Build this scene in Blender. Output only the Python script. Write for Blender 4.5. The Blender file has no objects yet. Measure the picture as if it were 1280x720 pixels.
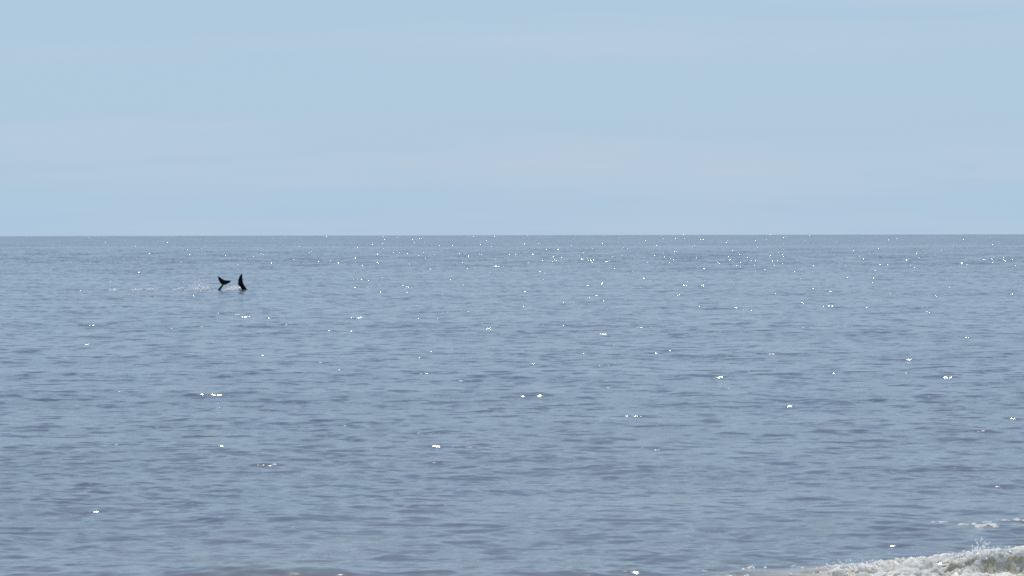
import bpy, bmesh, math
import numpy as np
from mathutils import Vector, Matrix

# ------------------------------------------------------------------ camera, sky, sun, exposure
S = bpy.context.scene
COL = S.collection
R = math.radians
CAM_H, FPX = 2.7, 4000.0            # eye height above the water (m), focal length in photo pixels (1280 wide)
HORIZON = 292.9                      # photo row of eye level at the picture centre (the sea's edge dips a little below it)
ROLL = 0.11

cam = bpy.data.cameras.new("camera")
cam.sensor_width = 36.0
cam.lens = 36.0 * FPX / 1280.0
cam.clip_start, cam.clip_end = 0.5, 80000.0
cam_ob = bpy.data.objects.new("camera", cam)
COL.objects.link(cam_ob)
cam_ob.location = (0, 0, CAM_H)
tilt = math.atan((360.0 - HORIZON) / FPX)
cam_ob.rotation_euler = (Matrix.Rotation(R(90) - tilt, 4, 'X') @ Matrix.Rotation(R(-ROLL), 4, 'Z')).to_euler()
S.camera = cam_ob

SKY_STRENGTH = 0.08
HAZE_FALL, HAZE_LOW, HAZE_BASE = 4.5, 0.52, 0.46
HAZE_COL = (0.40 / SKY_STRENGTH, 0.565 / SKY_STRENGTH, 0.735 / SKY_STRENGTH, 1)
CLOUD_COL = (0.52 / SKY_STRENGTH, 0.605 / SKY_STRENGTH, 0.715 / SKY_STRENGTH, 1)
SUN_EL, SUN_AZ = 47.0, 2.0           # degrees; azimuth clockwise from the view direction (+Y)
world = bpy.data.worlds.new("World")
S.world = world
world.use_nodes = True
nt = world.node_tree
nt.nodes.clear()
w_out = nt.nodes.new("ShaderNodeOutputWorld")
w_bg = nt.nodes.new("ShaderNodeBackground")
sky = nt.nodes.new("ShaderNodeTexSky")
sky.sky_type = 'NISHITA'
sky.sun_disc = False
sky.sun_elevation = R(SUN_EL)
sky.sun_rotation = R(SUN_AZ)
sky.altitude = 0
sky.air_density = 1.0
sky.dust_density = 0.2
sky.ozone_density = 3.0
w_bg.inputs['Strength'].default_value = SKY_STRENGTH
# hazy sea air: a pale blue veil, thickest at the horizon, with thin streaky cloud drifting through it
def W(kind, **kw):
    n = nt.nodes.new(kind)
    for k, v in kw.items(): setattr(n, k, v)
    return n
L = nt.links.new
def wmath(op, a, b):
    n = W("ShaderNodeMath", operation=op)
    for i, v in enumerate((a, b)):
        if hasattr(v, 'is_linked'): L(v, n.inputs[i])
        else: n.inputs[i].default_value = v
    return n.outputs[0]
tc = W("ShaderNodeTexCoord")
sepd = W("ShaderNodeSeparateXYZ"); L(tc.outputs['Generated'], sepd.inputs[0])
elev = wmath('MAXIMUM', sepd.outputs['Z'], 0.0)
haze_f = wmath('ADD', wmath('MULTIPLY', wmath('EXPONENT', wmath('MULTIPLY', elev, -HAZE_FALL), 0.0), HAZE_LOW), HAZE_BASE)
hz = W("ShaderNodeMix", data_type='RGBA'); L(haze_f, hz.inputs[0])
L(sky.outputs['Color'], hz.inputs[6]); hz.inputs[7].default_value = HAZE_COL
mp = W("ShaderNodeMapping")
mp.inputs['Scale'].default_value = (5.0, 5.0, 58.0)
mp.inputs['Location'].default_value = (1.9, 7.7, 3.3)
mp.inputs['Rotation'].default_value = (0, R(3.0), 0)
cn = W("ShaderNodeTexNoise")
cn.inputs['Scale'].default_value = 1.0
cn.inputs['Detail'].default_value = 6.0
cn.inputs['Roughness'].default_value = 0.58
cr = W("ShaderNodeMapRange")
cr.inputs['From Min'].default_value = 0.42
cr.inputs['From Max'].default_value = 0.70
cr.inputs['To Min'].default_value = 0.0
cr.inputs['To Max'].default_value = 0.65
cm = W("ShaderNodeMix", data_type='RGBA')
L(tc.outputs['Generated'], mp.inputs['Vector'])
L(mp.outputs['Vector'], cn.inputs['Vector'])
L(cn.outputs['Fac'], cr.inputs['Value'])
L(cr.outputs['Result'], cm.inputs[0])
L(hz.outputs[2], cm.inputs[6])
cm.inputs[7].default_value = CLOUD_COL
L(cm.outputs[2], w_bg.inputs['Color'])
L(w_bg.outputs['Background'], w_out.inputs['Surface'])

sun = bpy.data.lights.new("sun", 'SUN')
sun.energy = 4.2
sun.angle = R(0.6)
sun.color = (1.0, 0.965, 0.92)
sun_ob = bpy.data.objects.new("sun", sun)
COL.objects.link(sun_ob)
sd = Vector((math.sin(R(SUN_AZ)) * math.cos(R(SUN_EL)), math.cos(R(SUN_AZ)) * math.cos(R(SUN_EL)), math.sin(R(SUN_EL))))
sun_ob.rotation_euler = sd.to_track_quat('Z', 'Y').to_euler()
sun_ob.location = sd * 50

S.view_settings.view_transform = 'Standard'
S.view_settings.look = 'None'
S.view_settings.gamma = 1.0
S.view_settings.exposure = 0.0
S.view_settings.use_curve_mapping = False
S.render.engine = 'CYCLES'
S.cycles.use_denoising = False
S.cycles.use_adaptive_sampling = False
S.cycles.filter_width = 1.7
S.cycles.max_bounces = 8

# ------------------------------------------------------------------ helpers
rng = np.random.default_rng(11)

def link(name, me, mat=None, parent=None):
    o = bpy.data.objects.new(name, me)
    COL.objects.link(o)
    if mat: me.materials.append(mat)
    if parent: o.parent = parent
    return o

def tag(o, label=None, cat=None, group=None, kind=None):
    if label: o['label'] = label
    if cat: o['category'] = cat
    if group: o['group'] = group
    if kind: o['kind'] = kind
    return o

def mesh_np(name, co, quads, smooth=True):
    """a mesh from an (n,3) array and an (m,k) face index array"""
    me = bpy.data.meshes.new(name)
    k = quads.shape[1]
    me.vertices.add(len(co)); me.vertices.foreach_set('co', np.ascontiguousarray(co, dtype=np.float32).ravel())
    me.loops.add(quads.size); me.loops.foreach_set('vertex_index', quads.astype(np.int32).ravel())
    me.polygons.add(len(quads))
    me.polygons.foreach_set('loop_start', np.arange(0, quads.size, k, dtype=np.int32))
    me.polygons.foreach_set('use_smooth', np.full(len(quads), smooth))
    me.update(calc_edges=True)
    return me

_perm = np.random.default_rng(5).permutation(256)
_perm = np.concatenate([_perm, _perm])
_g = np.random.default_rng(6).uniform(0, 2 * np.pi, 256)
_gx, _gy = np.cos(_g), np.sin(_g)

def noise2(x, y):
    """2-D gradient noise, about -0.7..0.7"""
    xi, yi = np.floor(x).astype(np.int64), np.floor(y).astype(np.int64)
    xf, yf = x - xi, y - yi
    xi &= 255; yi &= 255
    u = xf * xf * xf * (xf * (xf * 6 - 15) + 10); v = yf * yf * yf * (yf * (yf * 6 - 15) + 10)
    def gr(a, b, dx, dy):
        h = _perm[_perm[a & 255] + (b & 255)]
        return _gx[h] * dx + _gy[h] * dy
    n00, n10 = gr(xi, yi, xf, yf), gr(xi + 1, yi, xf - 1, yf)
    n01, n11 = gr(xi, yi + 1, xf, yf - 1), gr(xi + 1, yi + 1, xf - 1, yf - 1)
    return (n00 * (1 - u) + n10 * u) * (1 - v) + (n01 * (1 - u) + n11 * u) * v

def fbm(x, y, octv=4, rough=0.5):
    s, a, f = 0, 1.0, 1.0
    for i in range(octv):
        s = s + a * noise2(x * f + 17.3 * i, y * f + 9.1 * i); a *= rough; f *= 2.03
    return s

def sstep(a, b, x):
    t = np.clip((x - a) / (b - a), 0, 1)
    return t * t * (3 - 2 * t)

def px(x, y, Y):
    """world point at depth Y that the photo shows at (x, y) (used only to measure the place out)"""
    ux, uy = x - 640.0, y - 360.0
    a = R(ROLL)
    ux, uy = ux * math.cos(a) - uy * math.sin(a), ux * math.sin(a) + uy * math.cos(a)
    uy += 360.0 - HORIZON
    return Vector((ux / FPX * Y, Y, CAM_H - uy / FPX * Y))

# ------------------------------------------------------------------ the sea surface as a height field
def row_spacing(y):
    if y < 23.5: return 0.25
    if y < 26.3: return 0.022
    if y < 40: return 0.035
    return np.interp(y, [40, 80, 200, 700, 2600, 5000, 30000], [0.06, 0.16, 0.6, 2.6, 14.0, 60, 3000])

ys = [7.0]
while ys[-1] < 720:
    ys.append(ys[-1] + row_spacing(ys[-1]))
far_h = [0.0] * len(ys)                                  # beyond, single swells one behind the other out to the horizon
y_ = ys[-1] + 6
while y_ < 9000:
    for o_, h_ in ((0, 0), (1.6, .33), (3.2, .67), (4.8, 1.0), (11, 0.15)):
        ys.append(y_ + o_); far_h.append(h_ * 0.24)
    y_ *= 1.032
ys = np.array(ys); far_h = np.array(far_h)[:, None]
NC = 520
t = np.linspace(-1, 1, NC) * 0.235
side = 0.235 + np.cumsum(0.0012 * 1.19 ** np.arange(1, 40))
side = side[side < 2.2]
tt = np.concatenate([-side[::-1], t, side])
Y0 = -6.0                                                # the fan of columns opens from behind the beach
GX = (tt[None, :] * (ys[:, None] - Y0)).astype(np.float64)
GY = np.repeat(ys[:, None], len(tt), 1).astype(np.float64)
SP = np.array([row_spacing(v) for v in ys])[:, None]

NW = 150
lam = np.exp(rng.uniform(np.log(0.15), np.log(3.6), NW))
ang = rng.uniform(R(-78), R(78), NW)
slope_c = 0.099 * np.sqrt(2.0 / NW) * np.interp(np.log(lam), np.log([0.15, 0.6, 1.2, 3.6]), [1.3, 1.2, 0.42, 0.28])
ph = rng.uniform(0, 2 * np.pi, NW)
lam2 = np.exp(rng.uniform(np.log(3.5), np.log(15), 80))      # offshore chop
ang2 = rng.uniform(R(-65), R(65), 80)
ph2 = rng.uniform(0, 2 * np.pi, 80)
slope2 = 0.085 * np.sqrt(2.0 / 80)
lam3 = np.array([9.0, 11.5, 7.2, 14.0, 8.1]); ang3 = R(1) * np.array([-3, 4, 9, -6, 2]); ph3 = np.array([.3, 2.2, 4.1, 5.0, 1.0])

def crest_line(x):
    return 25.42 + 0.10 * np.sin(x * 0.55 + 0.4) + 0.05 * np.sin(x * 1.7)

def crest_height(x):
    h = 0.025 + 0.15 * sstep(2.0, 4.4, x) + 0.10 * sstep(4.6, 9, x)
    h = h + 0.05 * np.exp(-((x + 2.15) / 0.8) ** 2)
    return h * (1 + 0.10 * np.sin(x * 3.1 + 1.0) + 0.06 * np.sin(x * 7.3))

def ridge(x, y):
    """the small shore break: gentle back, steep face towards the beach"""
    d = y - crest_line(x)
    back = np.exp(-(np.maximum(d, 0) / 0.75) ** 1.6)
    front = np.exp(-(np.maximum(-d, 0) / (0.17 + 0.10 * (1 - sstep(2, 4.5, x)))) ** 2.2)
    h = crest_height(x) * np.where(d > 0, back, front)
    return np.where((y > 22.5) & (y < 30), h, 0.0)

def sea(x, y, sp):
    """height, sideways shift (Gerstner) and the share of ripple slope the mesh is too coarse to carry"""
    sp = np.broadcast_to(sp, x.shape[:1] + (1,)) if x.ndim == 2 else sp
    env = 0.9 + 0.55 * noise2(x / 6.0 + 3, y / 4.0) + 0.45 * noise2(x / 31.0 + 8, y / 17.0 + 2)
    env = np.clip(env, 0.25, 1.7)
    h = np.zeros_like(x); dx = np.zeros_like(x); dy = np.zeros_like(x)
    lost = np.zeros_like(sp, dtype=np.float64); tot = 0
    for l, a, sc, p in zip(lam, ang, slope_c, ph):
        k = 2 * np.pi / l
        lod = np.clip((l / sp - 3.0) / 4.0, 0, 1)
        tot += sc * sc; lost = lost + sc * sc * (1 - lod * lod)
        rows = lod[..., 0] > 0 if x.ndim == 2 else slice(None)
        if x.ndim == 2 and not rows.any(): continue
        kx, ky = k * math.sin(a), k * math.cos(a)
        th = kx * x[rows] + ky * y[rows] + p
        am = (sc / k) * lod[rows] * env[rows] if x.ndim == 2 else (sc / k) * lod * env
        c = np.sin(th)
        h[rows] += am * np.cos(th)
        dx[rows] -= am * c * math.sin(a) * 0.9; dy[rows] -= am * c * math.cos(a) * 0.9
    off = sstep(150, 360, y) * (1 - sstep(600, 740, y))
    for l, a, p in zip(lam2, ang2, ph2):
        k = 2 * np.pi / l
        lod = np.clip((l / sp - 3.0) / 3.0, 0, 1)
        h += (slope2 / k) * lod * off * np.cos(k * (math.sin(a) * x + math.cos(a) * y) + p)
    sw = (1 - sstep(250, 600, y))
    for l, a, p in zip(lam3, ang3, ph3):
        k = 2 * np.pi / l
        h += 0.016 * sw * np.cos(k * (math.sin(a) * x + math.cos(a) * y) + p)
    h += ridge(x, y)
    return h, dx, dy, np.sqrt(np.clip(lost / tot, 0, 1)), env

H, DX, DY, LOST, ENV = sea(GX, GY, SP)
H = H + far_h * (0.85 + 0.9 * noise2(GX / 33.0, GY / 7.0) + 0.5 * noise2(GX / 9.0, GY / 7.0 + 3))
co = np.stack([GX + DX, GY + DY, H], -1).reshape(-1, 3)
nr, nc = GX.shape
idx = np.arange(nr * nc).reshape(nr, nc)
quads = np.stack([idx[:-1, :-1], idx[:-1, 1:], idx[1:, 1:], idx[1:, :-1]], -1).reshape(-1, 4)
sea_me = mesh_np("sea", co, quads)
at = sea_me.attributes.new("coarse", 'FLOAT', 'POINT')
at.data.foreach_set('value', np.broadcast_to(LOST, GX.shape).astype(np.float32).ravel())
at = sea_me.attributes.new("gust", 'FLOAT', 'POINT')
at.data.foreach_set('value', ENV.astype(np.float32).ravel())

at = sea_me.attributes.new("silt_backlit", 'FLOAT', 'POINT')          # churned sand where the wave breaks, paler in place of light through the water
SILT_BACKLIT = sstep(1.2, 3.4, GX) * sstep(23.0, 24.5, GY) * (1 - sstep(25.3, 26.4, GY)) + 0.22 * (1 - sstep(24.6, 26.2, GY))
at.data.foreach_set('value', np.clip(SILT_BACKLIT, 0, 1).astype(np.float32).ravel())

# ------------------------------------------------------------------ materials
def new_mat(name):
    m = bpy.data.materials.new(name); m.use_nodes = True
    return m, m.node_tree, m.node_tree.nodes['Principled BSDF']

m_sea, nt, bs = new_mat("sea_water")
N = nt.nodes.new; L = nt.links.new
geo = N("ShaderNodeNewGeometry")
def vec(op, a=None, b=None, scale=None):
    n = N("ShaderNodeVectorMath"); n.operation = op
    if a is not None: (L(a, n.inputs[0]) if hasattr(a, 'is_linked') else setattr(n.inputs[0], 'default_value', a))
    if b is not None: (L(b, n.inputs[1]) if hasattr(b, 'is_linked') else setattr(n.inputs[1], 'default_value', b))
    if scale is not None: (L(scale, n.inputs['Scale']) if hasattr(scale, 'is_linked') else setattr(n.inputs['Scale'], 'default_value', scale))
    return n.outputs['Vector']
def mth(op, a, b=0.0, c=None):
    n = N("ShaderNodeMath"); n.operation = op
    for i, v in enumerate((a, b, c)):
        if v is None: continue
        (L(v, n.inputs[i]) if hasattr(v, 'is_linked') else setattr(n.inputs[i], 'default_value', v))
    return n.outputs[0]
def attr(name):
    n = N("ShaderNodeAttribute"); n.attribute_name = name
    return n.outputs['Fac']
def slope_noise(scale, stretch, detail, rough, amp_xy):
    """random ripple slopes (x, y) straight from a vector noise"""
    p = vec('MULTIPLY', geo.outputs['Position'], (scale * stretch, scale, scale))
    n = N("ShaderNodeTexNoise"); n.inputs['Scale'].default_value = 1.0
    n.inputs['Detail'].default_value = detail; n.inputs['Roughness'].default_value = rough
    L(p, n.inputs['Vector'])
    c = vec('SUBTRACT', n.outputs['Color'], (0.5, 0.5, 0.5))
    return vec('MULTIPLY', c, (amp_xy[0], amp_xy[1], 0.0))
fine = slope_noise(8.0, 0.55, 4.0, 0.66, (0.50, 0.62))
mid = slope_noise(2.3, 0.8, 3.0, 0.6, (0.9, 1.25))
small = slope_noise(2.8, 0.6, 2.0, 0.6, (0.30, 0.42))
# here and there a steep cat's-paw wavelet
pw = N("ShaderNodeTexNoise"); pw.inputs['Scale'].default_value = 1.0; pw.inputs['Detail'].default_value = 3.0; pw.inputs['Roughness'].default_value = 0.6
L(vec('MULTIPLY', geo.outputs['Position'], (0.9, 1.0, 1.0)), pw.inputs['Vector'])
pr = N("ShaderNodeMapRange"); pr.inputs['From Min'].default_value = 0.56; pr.inputs['From Max'].default_value = 0.70
pr.inputs['To Min'].default_value = 0.0; pr.inputs['To Max'].default_value = 1.6
L(pw.outputs['Fac'], pr.inputs['Value'])
s1 = vec('SCALE', vec('ADD', fine, small), scale=mth('ADD', attr("gust"), pr.outputs['Result']))
s2 = vec('SCALE', mid, scale=attr("coarse"))
nsum = vec('ADD', vec('ADD', geo.outputs['Normal'], s1), s2)
L(vec('NORMALIZE', nsum), bs.inputs['Normal'])
bs.inputs['Base Color'].default_value = (0.075, 0.095, 0.095, 1)
bs.inputs['Roughness'].default_value = 0.10
bs.inputs['IOR'].default_value = 1.333
# stirred sand tints the shallows olive-brown, lightened to stand in for transmitted light
sx = N("ShaderNodeSeparateXYZ"); L(geo.outputs['Position'], sx.inputs[0])
shal = N("ShaderNodeMapRange"); shal.inputs['From Min'].default_value = 24.0; shal.inputs['From Max'].default_value = 60.0
shal.inputs['To Min'].default_value = 1.0; shal.inputs['To Max'].default_value = 0.0
L(sx.outputs['Y'], shal.inputs['Value'])
sn = N("ShaderNodeTexNoise"); sn.inputs['Scale'].default_value = 0.25; sn.inputs['Detail'].default_value = 3.0
L(geo.outputs['Position'], sn.inputs['Vector'])
sf = mth('MAXIMUM', mth('MULTIPLY', shal.outputs['Result'], mth('MULTIPLY_ADD', sn.outputs['Fac'], 0.26, -0.03)), attr('silt_backlit'))
cmx = N("ShaderNodeMix"); cmx.data_type = 'RGBA'; cmx.clamp_factor = True
L(sf, cmx.inputs[0])
cmx.inputs[6].default_value = (0.073, 0.099, 0.154, 1)
cmx.inputs[7].default_value = (0.44, 0.38, 0.27, 1)
ln_ = N("ShaderNodeTexNoise"); ln_.inputs['Scale'].default_value = 7.0; ln_.inputs['Detail'].default_value = 6.0; ln_.inputs['Roughness'].default_value = 0.65
ln_.inputs['Distortion'].default_value = 0.6
L(geo.outputs['Position'], ln_.inputs['Vector'])
lr = N("ShaderNodeMapRange"); lr.inputs['From Min'].default_value = 0.47; lr.inputs['From Max'].default_value = 0.66
lr.inputs['To Max'].default_value = 0.75
L(ln_.outputs['Fac'], lr.inputs['Value'])
lm = N("ShaderNodeMix"); lm.data_type = 'RGBA'; lm.clamp_factor = True
L(mth('MULTIPLY', lr.outputs['Result'], mth('MULTIPLY_ADD', attr('silt_backlit'), 1.6, -0.6)), lm.inputs[0])
L(cmx.outputs[2], lm.inputs[6]); lm.inputs[7].default_value = (0.80, 0.76, 0.69, 1)
L(lm.outputs[2], bs.inputs['Base Color'])
sea_ob = link("sea", sea_me, m_sea)
tag(sea_ob, "rippled grey blue sea reaching to the horizon", "sea", kind='structure')

m_foam, nt, bs = new_mat("sea_foam")
N = nt.nodes.new; L = nt.links.new
fn = N("ShaderNodeTexNoise"); fn.inputs['Scale'].default_value = 14.0; fn.inputs['Detail'].default_value = 4.0
geo = N("ShaderNodeNewGeometry"); L(geo.outputs['Position'], fn.inputs['Vector'])
fr = N("ShaderNodeValToRGB")
fr.color_ramp.elements[0].position = 0.32; fr.color_ramp.elements[0].color = (0.66, 0.61, 0.53, 1)
fr.color_ramp.elements[1].position = 0.48; fr.color_ramp.elements[1].color = (0.97, 0.97, 0.96, 1)
L(fn.outputs['Fac'], fr.inputs['Fac']); L(fr.outputs['Color'], bs.inputs['Base Color'])
bs.inputs['Roughness'].default_value = 0.8
bs.inputs['Specular IOR Level'].default_value = 0.15
tr = N("ShaderNodeBsdfTranslucent"); L(fr.outputs['Color'], tr.inputs['Color'])
mx = N("ShaderNodeMixShader"); mx.inputs[0].default_value = 0.5
L(bs.outputs[0], mx.inputs[1]); L(tr.outputs[0], mx.inputs[2])
L(mx.outputs[0], nt.nodes['Material Output'].inputs['Surface'])

m_spray, nt, bs = new_mat("white_spray")
N = nt.nodes.new; L = nt.links.new
fn = N("ShaderNodeTexNoise"); fn.inputs['Scale'].default_value = 9.0
fr = N("ShaderNodeValToRGB")
fr.color_ramp.elements[0].color = (0.90, 0.93, 0.95, 1); fr.color_ramp.elements[1].color = (0.95, 0.97, 0.98, 1)
L(fn.outputs['Fac'], fr.inputs['Fac']); L(fr.outputs['Color'], bs.inputs['Base Color'])
bs.inputs['Roughness'].default_value = 0.2
tr = N("ShaderNodeBsdfTranslucent"); L(fr.outputs['Color'], tr.inputs['Color'])
mx = N("ShaderNodeMixShader"); mx.inputs[0].default_value = 0.8
L(bs.outputs[0], mx.inputs[1]); L(tr.outputs[0], mx.inputs[2])
L(mx.outputs[0], nt.nodes['Material Output'].inputs['Surface'])

m_skin, nt, bs = new_mat("dolphin_skin")
fn = nt.nodes.new("ShaderNodeTexNoise"); fn.inputs['Scale'].default_value = 6.0
fr = nt.nodes.new("ShaderNodeValToRGB")
fr.color_ramp.elements[0].color = (0.003, 0.0035, 0.008, 1); fr.color_ramp.elements[1].color = (0.007, 0.008, 0.014, 1)
tcd = nt.nodes.new("ShaderNodeTexCoord")
nt.links.new(tcd.outputs['Object'], fn.inputs['Vector'])
nt.links.new(fn.outputs['Fac'], fr.inputs['Fac']); nt.links.new(fr.outputs['Color'], bs.inputs['Base Color'])
bs.inputs['Roughness'].default_value = 0.5
bs.inputs['Specular IOR Level'].default_value = 0.12

# ------------------------------------------------------------------ dolphins: one continuous skin from snout to flukes
def dolphin_mesh(name, spine, fluke_side, fluke_axis, lobes, unit, peduncle):
    """spine: points from the snout to the tail stock's end; fluke_side: world direction along which the flukes spread"""
    NR = 28
    pts = [Vector(p) for p in spine]
    # Catmull-Rom through the spine points
    def cr(i, t):
        p0, p1, p2, p3 = pts[max(i - 1, 0)], pts[i], pts[i + 1], pts[min(i + 2, len(pts) - 1)]
        return 0.5 * ((2 * p1) + (p2 - p0) * t + (2 * p0 - 5 * p1 + 4 * p2 - p3) * t * t + (3 * p1 - p0 - 3 * p2 + p3) * t ** 3)
    path = []
    for i in range(len(pts) - 1):
        for j in range(10): path.append(cr(i, j / 10))
    path.append(pts[-1])
    ln = [0.0]
    for a, b in zip(path, path[1:]): ln.append(ln[-1] + (b - a).length)
    tot = ln[-1]
    prof_s = [0, .03, .09, .13, .20, .32, .46, .60, .74, .86, .95, 1.0]
    prof_w = [.01, .035, .05, .085, .135, .19, .205, .185, .12, .065, peduncle * 1.1, peduncle]
    prof_h = [.01, .03, .045, .10, .15, .21, .225, .20, .14, .09, peduncle * 1.5, peduncle * 1.1]
    side = Vector(fluke_side).normalized()
    verts, rings = [], []
    for p, l, i in zip(path, ln, range(len(path))):
        tan = (path[min(i + 1, len(path) - 1)] - path[max(i - 1, 0)]).normalized()
        sd_ = (side - tan * side.dot(tan)).normalized()
        up = sd_.cross(tan)
        w = float(np.interp(l / tot, prof_s, prof_w)); h = float(np.interp(l / tot, prof_s, prof_h))
        # dorsal fin: the ring's top rises into a swept blade over the middle of the back
        s = l / tot
        fin = max(0.0, 1 - abs(s - 0.53) / 0.06)
        ring = []
        for k in range(NR):
            th = 2 * math.pi * k / NR
            c, sn_ = math.cos(th), math.sin(th)
            q = p + sd_ * (c * w) + up * (sn_ * h)
            if k == NR // 4 and fin > 0: q += up * (0.20 * fin ** 0.8) + tan * 0.10 * fin
            if k in (NR // 4 - 1, NR // 4 + 1) and fin > 0: q += up * (0.05 * fin)
            ring.append(len(verts)); verts.append(q)
        rings.append(ring)
    # flukes: the last rings flatten and widen into two swept lobes
    base = path[-1]; tan = Vector(fluke_axis).normalized()
    sd_ = (side - tan * side.dot(tan)).normalized(); up = sd_.cross(tan)
    lt = np.array([0, .15, .3, .45, .62, .8, .92, 1.0])
    lx = np.array([1.0, 1.7, 2.75, 4.1, 5.7, 7.25, 7.95, 8.2]) / 8.2          # leading edge: out ...
    la = np.array([0.0, .15, .65, 1.55, 2.9, 4.7, 6.1, 7.5])                 # ... and back
    M = 20
    for j in range(1, M + 1):
        tq = j / M
        lead_a = float(np.interp(tq, lt, la)) * unit
        cen_a = 5.4 * unit * tq
        thick = peduncle * 1.1 * (1 - tq) ** 0.7 + 0.007
        ring = []
        for k in range(NR):
            th = 2 * math.pi * k / NR
            c, sn_ = math.cos(th), math.sin(th)
            u = abs(c)
            lobe = lobes[0] if c < 0 else lobes[1]
            wd = max(float(np.interp(tq, lt, lx)) * lobe, peduncle)
            al = cen_a + (lead_a - cen_a) * u ** 1.35
            tk = thick * (1 - 0.7 * u * tq)
            ring.append(len(verts)); verts.append(base + sd_ * (c * wd) + tan * al + up * (sn_ * tk))
        rings.append(ring)
    faces = []
    for a, b in zip(rings, rings[1:]):
        for k in range(NR):
            faces.append((a[k], a[(k + 1) % NR], b[(k + 1) % NR], b[k]))
    faces.append(tuple(reversed(rings[0])))
    last = rings[-1]
    for k in range(NR // 2):          # close the thin trailing edge, upper skin to lower skin
        a, b = last[k], last[k + 1]
        c, d = last[(NR - k - 1) % NR], last[(NR - k) % NR]
        if d == a: faces.append((a, b, c))
        elif b == c: faces.append((a, b, d))
        else: faces.append((a, b, c, d))
    # pectoral fins grow from the flanks as pulled-out skin
    me = bpy.data.meshes.new(name)
    me.from_pydata([tuple(v) for v in verts], [], faces)
    me.update()
    bm = bmesh.new(); bm.from_mesh(me)
    bmesh.ops.recalc_face_normals(bm, faces=bm.faces)
    for f in bm.faces: f.smooth = True
    bm.to_mesh(me); bm.free()
    return me

def dolphin(name, me, label):
    o = link(name, me, m_skin)
    # origin at the waterline under the fluke
    v = np.array([q.co[:] for q in me.vertices]); i = v[:, 2].argmax()
    org = Vector((v[i, 0], v[i, 1], 0.0))
    me.transform(Matrix.Translation(-org)); o.location = org
    tag(o, label, "dolphin", "dolphins diving off the beach")
    return o

DD = 156.5
P = lambda x, y: px(x, y, DD)
MPX = DD / FPX
# first dolphin: straight down dive, both flukes spread face-on
e = P(278.2, 355.8); b1 = P(276.3, 359.0)
ax = (P(280.2, 350.0) - e)
side1 = P(288, 350.6) - P(272.6, 345.6)
me1 = dolphin_mesh("dolphin", [b1 + Vector((-1.4, 1.5, -1.75)), b1 + Vector((-1.1, 1.0, -1.45)), b1 + Vector((-.75, .55, -1.05)), b1 + Vector((-.36, .2, -.52)), b1 + Vector((-.10, .03, -.14)), b1, e - ax * 0.25, e],
                   side1, ax, (8.7 * MPX, 8.4 * MPX), 1.14 * MPX, 0.044)
dolphin("dolphin", me1, "dark dolphin diving, spread Y-shaped tail flukes held up on a thin stalk")
# second dolphin: rolled on its side, one fluke lobe standing upright
e = P(298.0, 355.4); b1 = P(295.6, 357.4)
side2 = P(308.0, 360.8) - P(302.6, 342.2)
ax = P(303.4, 353.8) - e
me2 = dolphin_mesh("dolphin", [e + Vector((1.3, 2.3, -1.6)), e + Vector((1.1, 1.9, -1.4)), e + Vector((.8, 1.3, -.95)), e + Vector((.45, .75, -.5)), e + Vector((.20, .34, -.20)), e + Vector((.09, .14, -.07)), e + Vector((.02, .03, -.01)), e],
                   side2, ax, (11.6 * MPX, 8.5 * MPX), 1.12 * MPX, 0.036)
dolphin("dolphin", me2, "dark dolphin rolled over, sickle-shaped tail fin standing tall and upright")

# ------------------------------------------------------------------ foam and spray
def foam_patch(name, x0, x1, y0, y1, res, mask_fn, relief, lift=0.004):
    """ragged foam lying on the water: cells where the mask is high, billowed up by small cauliflower lumps"""
    nx, ny = int((x1 - x0) / res[0]), int((y1 - y0) / res[1])
    x, y = np.meshgrid(np.linspace(x0, x1, nx), np.linspace(y0, y1, ny))
    spc = np.full((ny, 1), row_spacing((y0 + y1) / 2))
    h, dx, dy, _, _ = sea(x, y, spc)
    m = mask_fn(x, y)
    bil = (0.5 + noise2(x * 6, y * 5)) * 0.55 + np.abs(noise2(x * 13 + 4, y * 11)) * 0.55 + np.abs(noise2(x * 30 + 9, y * 26)) * 0.2
    z = h + lift + relief * np.clip(m, 0, 1.0) * (0.15 + 1.3 * bil) - 0.02 * (m <= 0.0)
    jit = res[0] * 0.3
    co = np.stack([x + dx + rng.uniform(-jit, jit, x.shape), y + dy + 0.6 * relief * noise2(x * 14, y * 14 + 5) * np.clip(m, 0, 1), z], -1).reshape(-1, 3)
    idx = np.arange(nx * ny).reshape(ny, nx)
    q = np.stack([idx[:-1, :-1], idx[:-1, 1:], idx[1:, 1:], idx[1:, :-1]], -1).reshape(-1, 4)
    q = q[(m.reshape(-1)[q] > 0).all(1)]
    used = np.unique(q); re = np.full(nx * ny, -1); re[used] = np.arange(len(used))
    return mesh_np(name, co[used], re[q])

def break_mask(x, y):
    d = y - crest_line(x)
    along = sstep(2.1, 3.15, x)
    n1 = fbm(x * 3.2, y * 5.0, 4, 0.6); n2 = fbm(x * 8 + 3, y * 12, 3, 0.6)
    cap = np.exp(-((d - 0.02) / (0.10 + 0.05 * along)) ** 2)             # white cap along the lip
    toe = sstep(-0.20, -0.34, d) if False else 1 - sstep(-0.40, -0.24, d)  # churned water at the foot of the face
    spill = np.exp(-((d + 0.18) / 0.3) ** 2) * (1 - sstep(3.2, 3.9, x))     # the broken left shoulder
    m = np.maximum(np.maximum(cap * 1.05, toe * 0.85), spill * 0.85)
    face = 0.30 * sstep(3.2, 4.0, x) * np.exp(-((d + 0.16) / 0.12) ** 2)
    m = np.maximum(m, face) * along - 0.44 + 0.8 * n1 + 0.75 * n2
    return np.clip(m * 2.2, -1, 1) * (y > 23.2)

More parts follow.
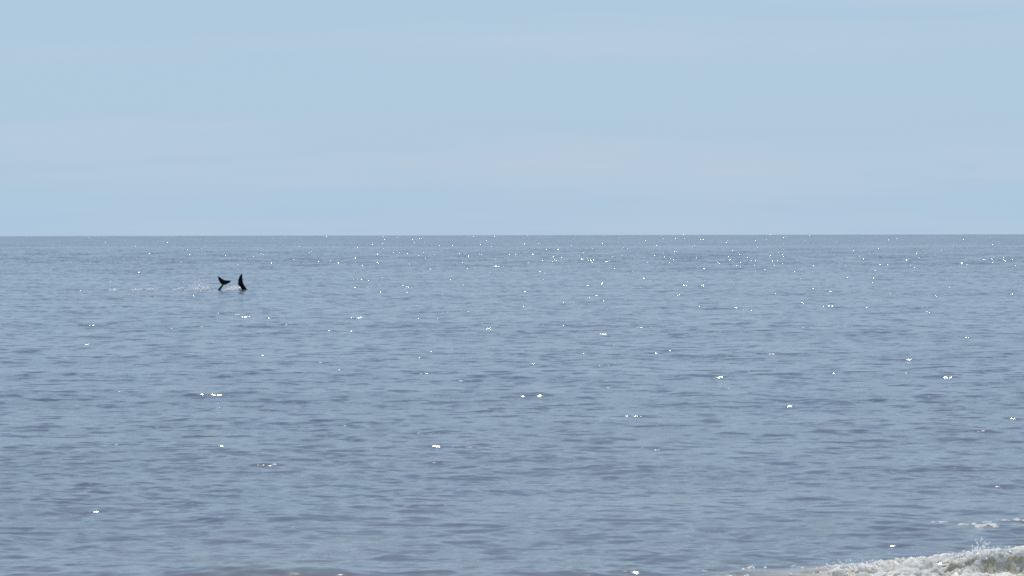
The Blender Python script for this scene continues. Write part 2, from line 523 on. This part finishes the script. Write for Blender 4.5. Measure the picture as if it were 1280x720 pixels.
f1 = foam_patch("foam", 1.5, 8.5, 23.6, 25.9, (0.011, 0.012), break_mask, 0.05)
fo = link("breaking_wave_foam", f1, m_foam)
tag(fo, "churned white foam along the breaking crest of the shore wave", "foam", kind='stuff')

def drift_mask(x, y):
    n = fbm(x * 2.2 + 7, y * 1.1, 4, 0.62)
    c = np.exp(-(((x - 4.7 - 0.25 * (y - 30)) / 0.75) ** 2)) * np.exp(-((y - 29.6) / 1.5) ** 2)
    return np.clip((c * 0.5 + 0.55 * n + 0.55 * fbm(x * 9, y * 4 + 3, 3, 0.6) - 0.66) * 3, -1, 1)
f2 = foam_patch("foam", 3.2, 6.4, 27.0, 32.5, (0.016, 0.04), drift_mask, 0.018)
fo = link("drifting_foam", f2, m_foam)
tag(fo, "thin white foam streaks drifting behind the breaking wave", "foam", kind='stuff')

def droplets(name, pts, rad):
    """many water drops in one mesh: squashed octahedra, slightly uneven"""
    base = np.array([(1, 0, 0), (-1, 0, 0), (0, 1, 0), (0, -1, 0), (0, 0, 1), (0, 0, -1)], float)
    tri = np.array([(0, 2, 4), (2, 1, 4), (1, 3, 4), (3, 0, 4), (2, 0, 5), (1, 2, 5), (3, 1, 5), (0, 3, 5)])
    n = len(pts)
    v = pts[:, None, :] + base[None] * rad[:, None, None] * rng.uniform(0.7, 1.4, (n, 6, 1))
    f = tri[None] + (np.arange(n) * 6)[:, None, None]
    return mesh_np(name, v.reshape(-1, 3), f.reshape(-1, 3))

# spray thrown up off the lip of the wave
n = 900
sxp = np.concatenate([rng.uniform(2.5, 7.5, n - 150), rng.normal(3.74, 0.035, 90), rng.normal(3.95, 0.2, 60)])
syp = crest_line(sxp) + rng.normal(-0.02, 0.12, n)
hz = crest_height(sxp) * 0.9 + np.abs(rng.normal(0, 0.022, n))
hz[n - 150:n - 60] = crest_height(sxp[n - 150:n - 60]) + np.abs(rng.normal(0.0, 0.05, 90))
sp1 = droplets("spray", np.stack([sxp, syp, hz], -1), rng.uniform(0.003, 0.009, n))
so = link("wave_spray", sp1, m_spray)
tag(so, "fine white spray thrown up off the breaking wave crest", "spray", kind='stuff')

def splash(name, cx, y_base, wide, tall, count, depth, label, lumps=26):
    """a low ragged burst: foam lumps on the water with drops flung above them; sizes in photo pixels at that depth"""
    c = px(cx, y_base, depth)
    m = depth / FPX
    q = np.linspace(-1, 1, 9)
    hh = sea(c.x + q * wide * m / 2, np.full(9, depth), np.full(9, row_spacing(depth)))[0]
    pts, rad = [], []
    for i in range(lumps):
        u = rng.uniform(-1, 1)
        pts.append((c.x + u * wide * m / 2, depth + rng.normal(0, .9), np.interp(u, q, hh) + 0.02 + abs(rng.normal(0, .4)) * tall * m * (1 - u * u)))
        rad.append(rng.uniform(0.03, 0.075))
    for i in range(count):
        u = rng.normal(0, 0.5)
        pts.append((c.x + u * wide * m / 2, depth + rng.normal(0, .9), np.interp(u, q, hh) + abs(rng.normal(0, .55)) * tall * m * math.exp(-u * u)))
        rad.append(rng.uniform(0.012, 0.030))
    pts = np.array(pts)
    org = Vector((c.x, depth, 0.0))
    me = droplets(name, pts - np.array(org), np.array(rad))
    o = link(name, me, m_spray); o.location = org
    tag(o, label, "splash", "splashes around the dolphins", 'stuff')

splash("splash", 291.5, 361, 15, 6, 130, 156.2, "bright white splash on the water between the two dark tail fins", 60)
splash("splash", 249, 360, 24, 12, 240, 156.4, "pale ragged splash thrown up beside the Y-shaped tail flukes", 26)
for cx, w_ in ((144, 8), (173, 7), (188, 12), (222, 13)):
    splash("foam_fleck", cx, 361.5, w_, 1.4, 8, 156.5, "short white foam fleck on the dark water line trailing behind the dolphins", 12)
